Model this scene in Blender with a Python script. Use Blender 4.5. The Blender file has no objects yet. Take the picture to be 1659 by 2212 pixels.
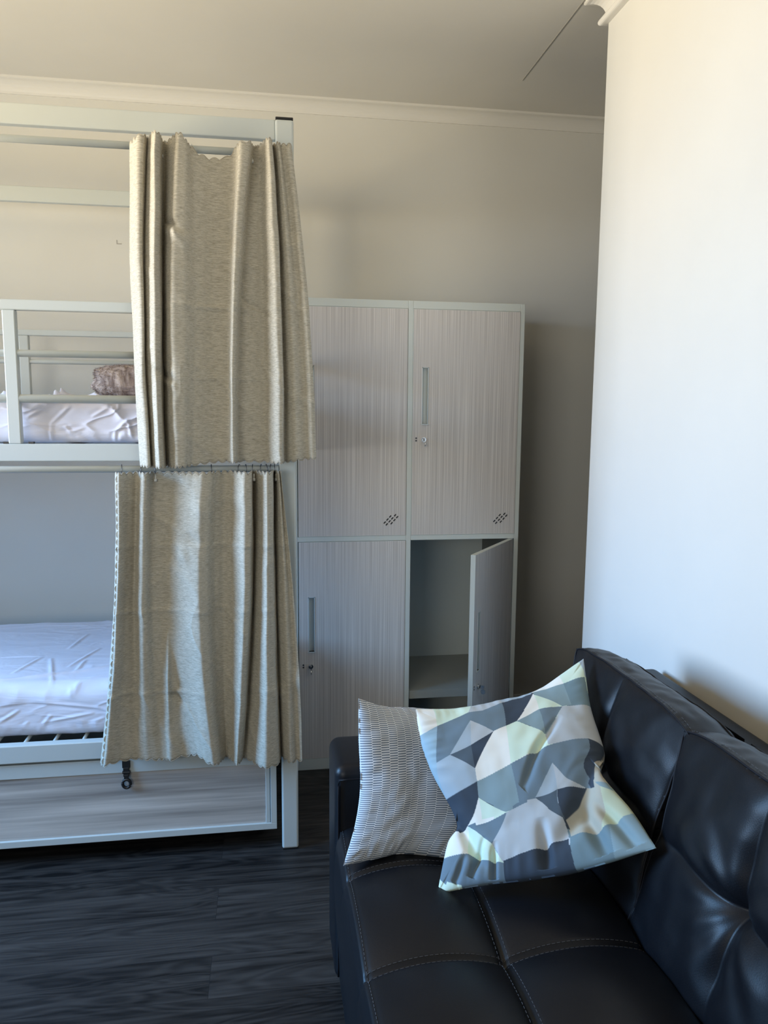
import bpy, bmesh, math, random
from mathutils import Vector, Matrix, noise
random.seed(7)
S = bpy.context.scene
COL = S.collection
# ------------------------------------------------------------------ camera
YAW, PITCH, ROLL = math.radians(8.8), math.radians(7.4), math.radians(0.45)
fwd = Vector((math.sin(YAW)*math.cos(PITCH), math.cos(YAW)*math.cos(PITCH), -math.sin(PITCH)))
r0 = Vector((math.cos(YAW), -math.sin(YAW), 0)); u0 = r0.cross(fwd)
rt = r0*math.cos(ROLL)+u0*math.sin(ROLL); up = -r0*math.sin(ROLL)+u0*math.cos(ROLL)
cam = bpy.data.objects.new('camera', bpy.data.cameras.new('camera')); COL.objects.link(cam)
cam.matrix_world = Matrix(((rt.x, up.x, -fwd.x, 0), (rt.y, up.y, -fwd.y, 0), (rt.z, up.z, -fwd.z, 1.45), (0, 0, 0, 1)))
cam.data.sensor_fit = 'HORIZONTAL'; cam.data.sensor_width = 36; cam.data.lens = 1640/1659*36
cam.data.clip_start = .05
S.camera = cam
# ------------------------------------------------------------------ light and exposure
S.view_settings.view_transform = 'Standard'; S.view_settings.look = 'None'
S.view_settings.gamma = 1; S.view_settings.use_curve_mapping = False
S.view_settings.exposure = 0.0
W = bpy.data.worlds.new('sky'); S.world = W; W.use_nodes = True
W.node_tree.nodes['Background'].inputs[0].default_value = (.55, .75, 1, 1)
W.node_tree.nodes['Background'].inputs[1].default_value = .6

def area(name, loc, aim, sx, sy, power, col, spread=180):
    l = bpy.data.lights.new(name, 'AREA'); l.shape = 'RECTANGLE'; l.size = sx; l.size_y = sy
    l.energy = power; l.color = col; l.spread = math.radians(spread)
    o = bpy.data.objects.new(name, l); COL.objects.link(o); o.location = loc
    o.rotation_euler = (Vector(aim)-Vector(loc)).to_track_quat('-Z', 'Y').to_euler()
    return o
# daylight through the window of the left wall: cool sky light falling, warm light bounced up off sunlit ground
area('sky_light', (-2.66, 1.8, 1.6), (-1.0, 1.8, .85), 1.2, 1.3, 47, (.20, .50, .96), 88)
area('ground_bounce_light', (-2.66, 1.8, 1.6), (-1.0, 1.85, 2.55), 1.2, 1.3, 47, (1.0, .79, .46), 100)
area('back_wall_fill', (-2.66, 2.78, 1.75), (-1.0, 2.7, 1.85), .6, 1.1, 5.5, (.50, .78, 1.0), 130)  # added fill to brighten and cool the left of the back wall
# fill added behind the camera: a level cool lamp, a warm one aimed up
area('rear_cool_fill', (-1.8, -1.56, 1.6), (-1.0, 0, 1.6), 1.6, 1.3, 8, (.80, .94, 1.0), 120)
area('rear_warm_fill', (-1.8, -1.56, 1.55), (-1.0, 0, 2.4), 1.6, 1.2, 17, (1.0, .86, .66), 120)

# ------------------------------------------------------------------ helpers
def tag(o, label=None, cat=None, group=None, kind=None):
    if label: o['label'] = label
    if cat: o['category'] = cat
    if group: o['group'] = group
    if kind: o['kind'] = kind
    return o
def empty(name, loc, label, cat, group=None):
    o = bpy.data.objects.new(name, None); COL.objects.link(o); o.location = loc; o.empty_display_size = .1
    return tag(o, label, cat, group)
def link(name, me, m, parent=None, smooth=False):
    o = bpy.data.objects.new(name, me); COL.objects.link(o)
    if m: me.materials.append(m)
    if parent is not None:
        o.parent = parent
        o.matrix_parent_inverse = Matrix.Translation(parent.matrix_basis.translation).inverted() if parent.type == 'EMPTY' else Matrix()
    if smooth:
        for p in me.polygons: p.use_smooth = True
    return o
class MB:
    def __init__(s): s.v = []; s.f = []
    def box(s, a, b):
        n = len(s.v); (x0, y0, z0), (x1, y1, z1) = a, b
        s.v += [(x0,y0,z0),(x1,y0,z0),(x1,y1,z0),(x0,y1,z0),(x0,y0,z1),(x1,y0,z1),(x1,y1,z1),(x0,y1,z1)]
        s.f += [tuple(n+i for i in q) for q in ((0,3,2,1),(4,5,6,7),(0,1,5,4),(1,2,6,5),(2,3,7,6),(3,0,4,7))]
        return s
    def tube(s, pts, r, k=12, cap=True, closed=False):
        pts = [Vector(p) for p in pts]; n0 = len(s.v); N = len(pts)
        for i, p in enumerate(pts):
            a = pts[(i-1) % N] if closed else pts[max(0, i-1)]; b = pts[(i+1) % N] if closed else pts[min(N-1, i+1)]
            d = (b-a).normalized(); h = Vector((0, 0, 1)) if abs(d.z) < .9 else Vector((1, 0, 0))
            e1 = d.cross(h).normalized(); e2 = d.cross(e1)
            for j in range(k):
                t = 2*math.pi*j/k; s.v.append(tuple(p+e1*r*math.cos(t)+e2*r*math.sin(t)))
        for i in range(N if closed else N-1):
            for j in range(k):
                a = n0+i*k+j; b = n0+i*k+(j+1) % k; i2 = (i+1) % N; c = n0+i2*k+(j+1) % k; d = n0+i2*k+j
                s.f.append((a, b, c, d))
        if cap and not closed:
            s.f.append(tuple(n0+j for j in range(k))[::-1]); s.f.append(tuple(n0+(N-1)*k+j for j in range(k)))
        return s
    def grid(s, fn, nu, nv, flip=False, wrap=False):
        n = len(s.v)
        for j in range(nv+1):
            for i in range(nu+1): s.v.append(tuple(fn(i/nu, j/nv)))
        for j in range(nv):
            for i in range(nu):
                a = n+j*(nu+1)+i; q = (a, a+1, a+nu+2, a+nu+1); s.f.append(q[::-1] if flip else q)
        return s
    def prism(s, poly, fn0, fn1):
        n = len(s.v); k = len(poly)
        s.v += [tuple(fn0(*p)) for p in poly]+[tuple(fn1(*p)) for p in poly]
        s.f.append(tuple(range(n, n+k))); s.f.append(tuple(range(n+k, n+2*k))[::-1])
        for i in range(k): j = (i+1) % k; s.f.append((n+j, n+i, n+k+i, n+k+j))
        return s
    def build(s, name, m, parent=None, smooth=False, bevel=0, weld=0, fix=True):
        me = bpy.data.meshes.new(name); me.from_pydata(s.v, [], s.f)
        bm = bmesh.new(); bm.from_mesh(me)
        if weld: bmesh.ops.remove_doubles(bm, verts=bm.verts, dist=weld)
        if fix: bmesh.ops.recalc_face_normals(bm, faces=bm.faces)
        bm.to_mesh(me); bm.free()
        o = link(name, me, m, parent, smooth)
        if bevel:
            b = o.modifiers.new('bevel', 'BEVEL'); b.width = bevel; b.segments = 2; b.limit_method = 'ANGLE'
        return o
def lerp_list(L, x):
    if x <= L[0][0]: return L[0][1]
    for (a, p), (b, q) in zip(L, L[1:]):
        if x <= b:
            t = (x-a)/(b-a); t = t*t*(3-2*t); return p+(q-p)*t
    return L[-1][1]
def cr(p0, p1, p2, p3, t):
    return .5*((2*p1)+(p2-p0)*t+(2*p0-5*p1+4*p2-p3)*t*t+(3*p1-p0-3*p2+p3)*t**3)
def spl(ts, P, t):
    n = len(P); i = 0
    while i < n-2 and t >= ts[i+1]: i += 1
    k = (t-ts[i])/(ts[i+1]-ts[i])
    p0 = P[i-1] if i > 0 else 2*P[0]-P[1]; p3 = P[i+2] if i+2 < n else 2*P[-1]-P[-2]
    return cr(p0, P[i], P[i+1], p3, k)

# ------------------------------------------------------------------ materials
def mat(name, col, rough=.5, metal=0, **kw):
    m = bpy.data.materials.new(name); m.use_nodes = True; b = m.node_tree.nodes['Principled BSDF']
    b.inputs['Base Color'].default_value = (*col, 1); b.inputs['Roughness'].default_value = rough; b.inputs['Metallic'].default_value = metal
    for k, v in kw.items(): b.inputs[k.replace('_', ' ')].default_value = v
    return m
def nodes(m): return m.node_tree.nodes, m.node_tree.links, m.node_tree.nodes['Principled BSDF']
def noise_col(m, scale, c0, c1, sc=4, detail=4, lo=.35, hi=.65, bump=0, coord='Object', dist=0, bdist=.002, rough=.5):
    N, L, B = nodes(m)
    tc = N.new('ShaderNodeTexCoord'); mp = N.new('ShaderNodeMapping'); mp.inputs['Scale'].default_value = scale
    nt = N.new('ShaderNodeTexNoise'); nt.inputs['Scale'].default_value = sc; nt.inputs['Detail'].default_value = detail; nt.inputs['Distortion'].default_value = dist
    nt.inputs['Roughness'].default_value = rough
    cr_ = N.new('ShaderNodeValToRGB'); cr_.color_ramp.elements[0].position = lo; cr_.color_ramp.elements[1].position = hi
    cr_.color_ramp.elements[0].color = (*c0, 1); cr_.color_ramp.elements[1].color = (*c1, 1)
    L.new(tc.outputs[coord], mp.inputs[0]); L.new(mp.outputs[0], nt.inputs[0]); L.new(nt.outputs[0], cr_.inputs[0]); L.new(cr_.outputs[0], B.inputs['Base Color'])
    if bump:
        bp = N.new('ShaderNodeBump'); bp.inputs['Strength'].default_value = bump; bp.inputs['Distance'].default_value = bdist
        L.new(nt.outputs[0], bp.inputs['Height']); L.new(bp.outputs[0], B.inputs['Normal'])
    return m, nt, cr_
wall_m = noise_col(mat('wall_paint', (.8, .79, .74), .62), (1, 1, 1), (.69, .68, .64), (.71, .70, .66), 3, 3, bump=.04)[0]
ceil_m = noise_col(mat('ceiling_paint', (.78, .77, .73), .8), (1, 1, 1), (.66, .645, .61), (.69, .675, .64), 2)[0]
trim_m = mat('trim_paint', (.74, .725, .69), .4)
metal_m = mat('powder_coated_metal', (.54, .58, .57), .38)
hidden_m = mat('dimmed_unseen_wall', (.36, .36, .35), .7)  # unseen walls greyed to cut the light they bounce back
locker_metal = mat('locker_metal', (.60, .63, .59), .42)
chrome = mat('chrome', (.8, .82, .84), .12, 1)
blackp = mat('black_plastic', (.012, .012, .013), .4)
darkmetal = mat('dark_metal', (.10, .10, .11), .35, .8)
clear = mat('clear_plastic', (.8, .82, .8), .15)
lam_m, _n, _c = noise_col(mat('pale_ash_laminate', (.4, .37, .35), .5), (270, 270, 1.4), (.46, .425, .40), (.72, .68, .64), 1, 6, .33, .67, .05, rough=.6)
lamh_m, _n, _c = noise_col(mat('grey_wood_laminate', (.3, .3, .3), .45), (.7, 30, 26), (.27, .25, .235), (.66, .62, .58), 1, 4, .34, .64, .03, rough=.6)
lin_m, _n, _c = noise_col(mat('linen_weave', (.5, .45, .36), .85), (42, 42, 330), (.23, .205, .155), (.61, .575, .485), 1.5, 6, .28, .66, .3, rough=.78)
_b = lin_m.node_tree.nodes['Principled BSDF']; _b.inputs['Sheen Weight'].default_value = .15
hem_m = mat('hem_thread', (.42, .38, .31), .9)
sheet_m = noise_col(mat('white_sheet', (.8, .8, .86), .75), (2.2, 4, 9), (.74, .725, .81), (.78, .765, .85), 2.2, 3, bump=.35, bdist=.012, dist=1.2)[0]
locker_in = mat('locker_interior_shade', (.15, .155, .145), .5)  # dark copy of the locker metal, inner shade put into the colour
shelf_m = mat('locker_shelf_shaded', (.36, .37, .34), .5)  # shelf metal darkened for the shade inside the locker
def floor_material():
    m = mat('dark_vinyl_plank', (.03, .03, .035), .42); N, L, B = nodes(m)
    tc = N.new('ShaderNodeTexCoord')
    br = N.new('ShaderNodeTexBrick'); br.offset = .37; br.inputs['Scale'].default_value = 1; br.inputs['Brick Width'].default_value = 1.22
    br.inputs['Row Height'].default_value = .152; br.inputs['Mortar Size'].default_value = .0006; br.inputs['Mortar Smooth'].default_value = .2
    br.inputs['Color1'].default_value = (0, 0, 0, 1); br.inputs['Color2'].default_value = (1, 1, 1, 1); br.inputs['Mortar'].default_value = (.5, .5, .5, 1)
    mp0 = N.new('ShaderNodeMapping'); mp0.inputs['Location'].default_value = (.93, .06, 0)
    L.new(tc.outputs['Object'], mp0.inputs[0]); L.new(mp0.outputs[0], br.inputs[0])
    # each plank gets its own slice of the grain
    sep = N.new('ShaderNodeSeparateColor'); L.new(br.outputs['Color'], sep.inputs[0])
    mul = N.new('ShaderNodeMath'); mul.operation = 'MULTIPLY'; mul.inputs[1].default_value = 13; L.new(sep.outputs[0], mul.inputs[0])
    cmb = N.new('ShaderNodeCombineXYZ'); L.new(mul.outputs[0], cmb.inputs[2])
    mp = N.new('ShaderNodeMapping'); mp.inputs['Scale'].default_value = (1.2, 9, 1); L.new(tc.outputs['Object'], mp.inputs[0])
    ad = N.new('ShaderNodeVectorMath'); ad.operation = 'ADD'; L.new(mp.outputs[0], ad.inputs[0]); L.new(cmb.outputs[0], ad.inputs[1])
    n1 = N.new('ShaderNodeTexNoise'); n1.inputs['Scale'].default_value = 1.1; n1.inputs['Detail'].default_value = 2; n1.inputs['Distortion'].default_value = .6
    L.new(ad.outputs[0], n1.inputs[0])
    # contour lines of that field make cathedral grain
    k = N.new('ShaderNodeMath'); k.operation = 'MULTIPLY'; k.inputs[1].default_value = 100; L.new(n1.outputs[0], k.inputs[0])
    sn = N.new('ShaderNodeMath'); sn.operation = 'SINE'; L.new(k.outputs[0], sn.inputs[0])
    fn = N.new('ShaderNodeTexNoise'); fn.inputs['Scale'].default_value = 1.4; fn.inputs['Detail'].default_value = 5
    mp2 = N.new('ShaderNodeMapping'); mp2.inputs['Scale'].default_value = (2.2, 42, 1); L.new(tc.outputs['Object'], mp2.inputs[0])
    ad2 = N.new('ShaderNodeVectorMath'); ad2.operation = 'ADD'; L.new(mp2.outputs[0], ad2.inputs[0]); L.new(cmb.outputs[0], ad2.inputs[1]); L.new(ad2.outputs[0], fn.inputs[0])
    mx = N.new('ShaderNodeMath'); mx.operation = 'MULTIPLY_ADD'; mx.inputs[1].default_value = .09; L.new(sn.outputs[0], mx.inputs[0]); L.new(fn.outputs[0], mx.inputs[2])
    mb = N.new('ShaderNodeMath'); mb.operation = 'MULTIPLY_ADD'; mb.inputs[1].default_value = .16; L.new(sep.outputs[0], mb.inputs[0]); L.new(mx.outputs[0], mb.inputs[2])
    rp = N.new('ShaderNodeValToRGB'); e = rp.color_ramp.elements; e[0].position = .34; e[0].color = (.007, .007, .0075, 1); e[1].position = .90; e[1].color = (.056, .050, .046, 1)
    L.new(mb.outputs[0], rp.inputs[0])
    mm = N.new('ShaderNodeMix'); mm.data_type = 'RGBA'; mm.inputs[7].default_value = (.010, .010, .012, 1)
    L.new(br.outputs['Fac'], mm.inputs[0]); L.new(rp.outputs[0], mm.inputs[6]); L.new(mm.outputs[2], B.inputs['Base Color'])
    bp = N.new('ShaderNodeBump'); bp.inputs['Strength'].default_value = .12; bp.inputs['Distance'].default_value = .001; L.new(mx.outputs[0], bp.inputs['Height']); L.new(bp.outputs[0], B.inputs['Normal'])
    B.inputs['Specular IOR Level'].default_value = .25
    return m
floor_m = floor_material()
def leather(name, perforated):
    m = mat(name, (.005, .0055, .0075), .40); N, L, B = nodes(m)
    B.inputs['Specular IOR Level'].default_value = .27
    tc = N.new('ShaderNodeTexCoord'); v = N.new('ShaderNodeTexVoronoi'); v.inputs['Scale'].default_value = 420
    L.new(tc.outputs['Object'], v.inputs[0])
    b1 = N.new('ShaderNodeBump'); b1.inputs['Strength'].default_value = .12; b1.inputs['Distance'].default_value = .0006; L.new(v.outputs[0], b1.inputs['Height'])
    last = b1
    if perforated:
        sp = N.new('ShaderNodeSeparateXYZ'); L.new(tc.outputs['Object'], sp.inputs[0]); hs = []
        for ax in (1, 2):
            a = N.new('ShaderNodeMath'); a.operation = 'MULTIPLY'; a.inputs[1].default_value = 2*math.pi/.0055; L.new(sp.outputs[ax], a.inputs[0])
            s_ = N.new('ShaderNodeMath'); s_.operation = 'SINE'; L.new(a.outputs[0], s_.inputs[0]); hs.append(s_)
        q = N.new('ShaderNodeMath'); q.operation = 'MULTIPLY'; L.new(hs[0].outputs[0], q.inputs[0]); L.new(hs[1].outputs[0], q.inputs[1])
        g = N.new('ShaderNodeMath'); g.operation = 'GREATER_THAN'; g.inputs[1].default_value = .55; L.new(q.outputs[0], g.inputs[0])
        b2 = N.new('ShaderNodeBump'); b2.invert = True; b2.inputs['Strength'].default_value = .35; b2.inputs['Distance'].default_value = .0008
        L.new(g.outputs[0], b2.inputs['Height']); L.new(b1.outputs[0], b2.inputs['Normal']); last = b2
    L.new(last.outputs[0], B.inputs['Normal'])
    return m
lea_m = leather('black_leather', False); leap_m = leather('perforated_black_leather', True)
stitch_m = mat('stitch_thread', (.085, .085, .09), .9)
piping_m = mat('leather_piping', (.008, .008, .011), .55, Specular_IOR_Level=.25)

# ================================================================== room
CH = 2.77; XR = 1.09; YE = 2.455; YW = 3.45; XL = -2.7; YF = -1.6
def struct(mb, name, m, **k): return tag(mb.build(name, m, **k), kind='structure')
struct(MB().box((XL-.1, YF-.1, -.1), (2.7, YW+.1, 0)), 'floor', floor_m)
ceil = struct(MB().box((XL-.1, YF-.1, CH), (2.7, YW+.1, CH+.1)), 'ceiling', ceil_m)
MB().box((1.0235, 2.5, CH-.0015), (1.0265, 3.10, CH+.001)).build('joint_line', mat('joint_crack', (.33, .31, .28), .9), ceil)  # dark crack along the ceiling panel joint
bw = struct(MB().box((XL-.1, YW, 0), (2.7, YW+.1, CH)), 'wall_back', wall_m)
sc = MB(); sc.box((-.615, YW-.0015, 2.148), (-.612, YW+.001, 2.165)); sc.box((-.612, YW-.0015, 2.148), (-.594, YW+.001, 2.152))
sc.build('pencil_mark', mat('pencil', (.45, .43, .40), .9), bw)
struct(MB().box((XR, YF, 0), (XR+.12, YE, CH)), 'wall_right', wall_m)
struct(MB().box((2.6, YF, 0), (2.7, YW, CH)), 'wall_far_right', hidden_m)
struct(MB().box((XL-.1, YF-.1, 0), (-2.65, YF, CH)).box((-.95, YF-.1, 0), (2.7, YF, CH)).box((-2.65, YF-.1, 0), (-.95, YF, .9)).box((-2.65, YF-.1, 2.3), (-.95, YF, CH)), 'wall_front', hidden_m)
struct(MB().box((-2.65, YF-.08, .9), (-2.60, YF-.02, 2.3)).box((-1.0, YF-.08, .9), (-.95, YF-.02, 2.3)).box((-2.6, YF-.08, .9), (-1.0, YF-.02, .95)).box((-2.6, YF-.08, 2.25), (-1.0, YF-.02, 2.3)), 'added_rear_window', trim_m)  # made-up window, added behind the camera for the fill lamps
wl = MB(); y0, y1, z0, z1 = 1.15, 3.1, .9, 2.3  # opening stretched towards the back wall for the added fill lamp
wl.box((XL-.1, YF, 0), (XL, y0, CH)).box((XL-.1, y1, 0), (XL, YW, CH)).box((XL-.1, y0, 0), (XL, y1, z0)).box((XL-.1, y0, z1), (XL, y1, CH))
struct(wl, 'wall_left', hidden_m)
wf = MB(); t = .05
wf.box((XL-.08, y0, z0), (XL-.02, y0+t, z1)).box((XL-.08, y1-t, z0), (XL-.02, y1, z1)).box((XL-.08, y0+t, z0), (XL-.02, y1-t, z0+t)).box((XL-.08, y0+t, z1-t), (XL-.02, y1-t, z1))
wf.box((XL-.08, 2.42, z0+t), (XL-.02, 2.46, z1-t))
struct(wf, 'window_1', trim_m)
# cornices: a cove profile swept along each wall (p = distance out from the wall, q = distance below the ceiling)
def cove(P, Q, bead=0):
    pr = [(0, 0), (P, 0), (P, .008)]
    for i in range(9):
        a = i/8*math.pi/2; pr.append((P-.004-(P-.010)*math.sin(a), .010+(Q-.010-bead*1.6)*(1-math.cos(a))))
    if bead:
        for i in range(9):
            a = -math.pi/2+i/8*math.pi; pr.append((.006+bead*.9+bead*math.cos(a)*.9, Q-bead+bead*math.sin(a)))
    pr.append((0, Q)); return pr
m = MB(); pr = cove(.053, .054)
m.prism(pr, lambda p, q: (XL, YW-p, CH-q), lambda p, q: (2.6, YW-p, CH-q)); struct(m, 'trim_1', trim_m)
pr = cove(.060, .086, .011); m = MB(); k = len(pr)
path = [lambda p, q: (XR-p, YF, CH-q), lambda p, q: (XR-p, YE+p, CH-q), lambda p, q: (XR+.12+p, YE+p, CH-q), lambda p, q: (XR+.12+p, YF, CH-q)]
for fn in path: m.v += [fn(*p) for p in pr]
for a in range(3):
    for i in range(k): j = (i+1) % k; m.f.append((a*k+i, a*k+j, (a+1)*k+j, (a+1)*k+i))
m.f.append(tuple(range(k))); m.f.append(tuple(range(3*k, 4*k)))
struct(m, 'trim_2', trim_m)
struct(MB().box((XL, YW-.014, 0), (2.6, YW, .085)), 'baseboard_back', trim_m, bevel=.004)
struct(MB().box((XR-.014, YF, 0), (XR, YE, .085)).box((XR, YE, 0), (XR+.12, YE+.014, .085)), 'baseboard_right', trim_m, bevel=.004)

# ================================================================== locker
LX0, LX1, LY, LH = .098, 1.016, 2.956, 1.882
lk = empty('locker_cabinet', (.55, 3.19, 0), 'tall pale wood-grain metal locker with four doors, lower right door open', 'locker')
c = MB(); yb = 3.42; t = .018
for a, b in ((LX0, LX0+t), (LX1-t, LX1), (.547, .567)): c.box((a, LY, .0), (b, yb, LH))
c.box((LX0+t, LY, LH-.03), (.547, yb, LH)); c.box((.567, LY, LH-.03), (LX1-t, yb, LH))
c.box((LX0+t, LY, .946), (.547, yb, .966)); c.box((.567, LY, .946), (LX1-t, yb, .966))
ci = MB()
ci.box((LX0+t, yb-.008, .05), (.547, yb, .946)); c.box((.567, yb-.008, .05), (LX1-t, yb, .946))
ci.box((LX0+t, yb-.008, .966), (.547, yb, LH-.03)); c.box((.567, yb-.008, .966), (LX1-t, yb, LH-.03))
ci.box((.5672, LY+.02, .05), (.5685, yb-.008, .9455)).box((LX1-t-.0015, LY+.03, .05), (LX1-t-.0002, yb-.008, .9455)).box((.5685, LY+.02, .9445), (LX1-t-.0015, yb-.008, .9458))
ci.build('interior_shade', locker_in, lk)  # thin dark sheets laid in for the shade of the compartments
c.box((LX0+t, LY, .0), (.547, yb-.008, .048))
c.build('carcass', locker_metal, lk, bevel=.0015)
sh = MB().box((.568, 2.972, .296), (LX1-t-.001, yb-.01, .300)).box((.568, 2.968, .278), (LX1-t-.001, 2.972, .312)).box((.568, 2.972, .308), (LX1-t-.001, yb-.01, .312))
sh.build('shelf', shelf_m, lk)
def door(x0, x1, z0, z1, hz0, hz1, lz, ang=0, vents=True, lab=None):
    w = x1-x0; h = z1-z0; hx = x1
    d = MB(); th = .018
    # door in its own space: hinge at the origin, face towards -Y, running to -X
    a, b = -w+.036, -w+.062          # slot of the recessed pull
    p0, p1 = hz0-z0, hz1-z0
    d.box((-w, 0, 0), (a, th, h)).box((b, 0, 0), (0, th, h)).box((a, 0, 0), (b, th, p0)).box((a, 0, p1), (b, th, h))
    o = d.build('door', lam_m, lk, weld=.0001)
    R = Matrix.Translation((hx, LY-.001, z0)) @ Matrix.Rotation(ang, 4, 'Z')
    o.matrix_parent_inverse = Matrix(); o.matrix_basis = Matrix.Translation(lk.location).inverted() @ R
    if lab: o['label'] = lab
    e = MB(); g = .0012
    e.box((-w-g, -g*0, -g), (-w, th, h+g)).box((-w, .0, h), (0, th, h+g)).box((-w, .0, -g), (0, th, 0)).box((-w, th, 0), (0, th+.001, h))
    e.build('edge_band', locker_metal, o)
    q = MB(); r = .0025
    q.box((a, -.0015, p0), (a+r, th-.004, p1)).box((b-r, -.0015, p0), (b, th-.004, p1)).box((a, -.0015, p1-r), (b, th-.004, p1)).box((a-.002, -.004, p0-.004), (b+.002, th-.004, p0)).box((a, th-.006, p0), (b, th-.003, p1))
    q.build('recessed_handle', metal_m, o)
    l = MB(); lx = -w+.045; z = lz-z0
    l.tube([(lx, .001, z), (lx, -.006, z)], .0095, 20); l.tube([(lx, -.006, z), (lx, -.012, z)], .0075, 20)
    l.box((lx-.0012, -.028, z-.006), (lx+.0012, -.012, z+.006)); l.tube([(lx-.001, -.024, z-.018), (lx+.001, -.024, z-.018)], .010, 16)
    l.build('lock', chrome, o)
    s_ = MB(); s_.tube([(lx-.030, .0, z+.006), (lx-.030, -.0012, z+.006)], .0035, 10).tube([(lx-.030, 0, z-.004), (lx-.030, -.0012, z-.004)], .0035, 10)
    s_.build('screw', darkmetal, o)
    if vents:
        v = MB(); cx, cz = -.060, .062
        for (i, j) in ((-1, -1.5), (-1, -.5), (-1, .5), (0, -1.5), (0, -.5), (0, .5), (0, 1.5), (1, -.5), (1, .5), (1, 1.5), (-1, 1.5), (1, -1.5)):
            if (i, j) in ((-1, 1.5), (1, -1.5)): continue
            px = cx+i*.0085+j*.0110; pz = cz-i*.0075+j*.0120
            dx, dz = .0036, .0040; nx, nz = .0016, -.0014
            poly = [(px-dx-nx, pz-dz-nz), (px-dx+nx, pz-dz+nz), (px+dx+nx, pz+dz+nz), (px+dx-nx, pz+dz-nz)]
            v.prism(poly, lambda x, y: (x, -.0008, y), lambda x, y: (x, .001, y))
        v.build('vent_slots', blackp, o)
    return o
door(.120, .5455, .968, 1.850, 1.41, 1.63, 1.348)
door(.5685, .9965, .968, 1.850, 1.41, 1.63, 1.348)
door(.120, .5455, .050, .944, .50, .724, .440)
door(.5685, .9935, .050, .944, .50, .724, .440, math.radians(180-126.5), lab='locker door swung open into the room')

# ================================================================== bunk bed
BY, BR, BL_, BB = 2.393, .090, -1.93, 3.24
bed = empty('bunk_bed', (-.92, 2.82, 0), 'white metal bunk bed with square posts, guard rails and curtain rods', 'bunk bed')
for (x, y) in ((.036, BY), (.036, BB), (BL_, BY), (BL_, BB)):
    p = MB().box((x, y, .004), (x+.054, y+.045, 2.310)).build('post', metal_m, bed, bevel=.006)
    MB().box((x+.001, y+.001, 2.3101), (x+.053, y+.044, 2.317)).build('end_cap', blackp, p, bevel=.002)
    MB().box((x+.002, y+.002, 0), (x+.052, y+.043, .004)).build('foot_pad', blackp, p)
def bar(name, a, b, m=metal_m, bevel=.003): return MB().box(a, b).build(name, m, bed, bevel=bevel)
x0, x1 = BL_+.054, .036
bar('top_rail', (x0, BY+.010, 2.254), (x1, BY+.036, 2.311)); bar('top_rail', (x0, BB+.008, 2.254), (x1, BB+.034, 2.311))
for x in (BL_+.014, .050):
    bar('end_rail', (x, BY+.045, 2.254), (x+.026, BB, 2.311)); bar('end_rail', (x, BY+.045, 1.300), (x+.026, BB, 1.352)); bar('end_rail', (x, BY+.045, .353), (x+.026, BB, .413))
    bar('end_rail', (x, BY+.045, 1.62), (x+.026, BB, 1.65))
for z0, z1 in ((1.300, 1.352), (.356, .414)):
    bar('side_rail', (x0, BY+.002, z0), (x1, BY+.034, z1)); bar('side_rail', (x0, BB+.01, z0), (x1, BB+.04, z1))
bar('guard_rail', (x0, BY+.004, 1.740), (x1, BY+.030, 1.770)); bar('guard_rail', (x0, BB+.004, 1.745), (x1, BB+.03, 1.768))
for x in (-.755, -1.5, -.12):
    bar('guard_post', (x, BY+.004, 1.352), (x+.036, BY+.030, 1.740))
for x in (-.964, -.25, -1.65): bar('guard_post', (x, BB+.004, 1.352), (x+.036, BB+.030, 1.745))
def rod(name, x0, x1, y, z, r): return MB().tube([(x0, y, z), (x1, y, z)], r, 16).build(name, metal_m, bed, smooth=True)
rod('guard_tube', x0, x1, BY+.017, 1.617, .0105); rod('guard_tube', x0, x1, BY+.017, 1.485, .0125)
rod('guard_tube', x0, x1, BB+.017, 1.644, .009)
UR, LR = rod('curtain_rod', x0, x1, BY+.006, 2.212, .0105), rod('curtain_rod', x0, x1, BY+.006, 1.276, .0105)
for x in (-.770, -.700, -.135, -.07): MB().box((x, BY+.006, 1.352), (x+.014, BY+.022, 1.358)).build('bolt', blackp, bed)
n = 22
for i in range(n):
    x = BL_+.10+i*(1.86/(n-1))
    MB().tube([(x, BY+.034, .406), (x, BB+.01, .406)], .006, 8).build('slat', metal_m, bed, smooth=True)
for i in range(10):
    x = BL_+.12+i*.2
    MB().box((x, BY+.034, 1.335), (x+.05, BB+.01, 1.350)).build('slat', metal_m, bed)

# ------------------------------------------------------------------ mattresses
def wrinkle(p, seed, s, amp):
    v = Vector((p[0]*s[0]+seed, p[1]*s[1], p[2]*s[2]))
    v = v+Vector((noise.noise(v*.6), noise.noise(v*.6+Vector((5, 1, 2))), 0))*.5
    msk = max(0, min(1, .35+1.6*noise.noise(v*.45+Vector((9, 4, 1)))))
    r = 1-abs(noise.noise(v))*3.2
    q = 1-abs(noise.noise(v*1.9+Vector((3.1, 0, 0))))*3.2
    return amp*msk*(max(0, r)**4+.6*max(0, q)**4)
def seg_crease(a, b, L, w, amp):
    r = 0
    for (x0, y0, x1, y1) in L:
        dx, dy = x1-x0, y1-y0; l2 = dx*dx+dy*dy; t = ((a-x0)*dx+(b-y0)*dy)/l2
        if -.1 < t < 1.1:
            tt = min(1, max(0, t)); d = math.hypot(a-x0-dx*tt, b-y0-dy*tt)
            q = math.exp(-(d/w)**2)-.45*math.exp(-((d-2.2*w)/(1.3*w))**2)
            r += amp*q*math.sin(math.pi*min(1, max(0, (t+.1)/1.2)))**.6
    return r
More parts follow.
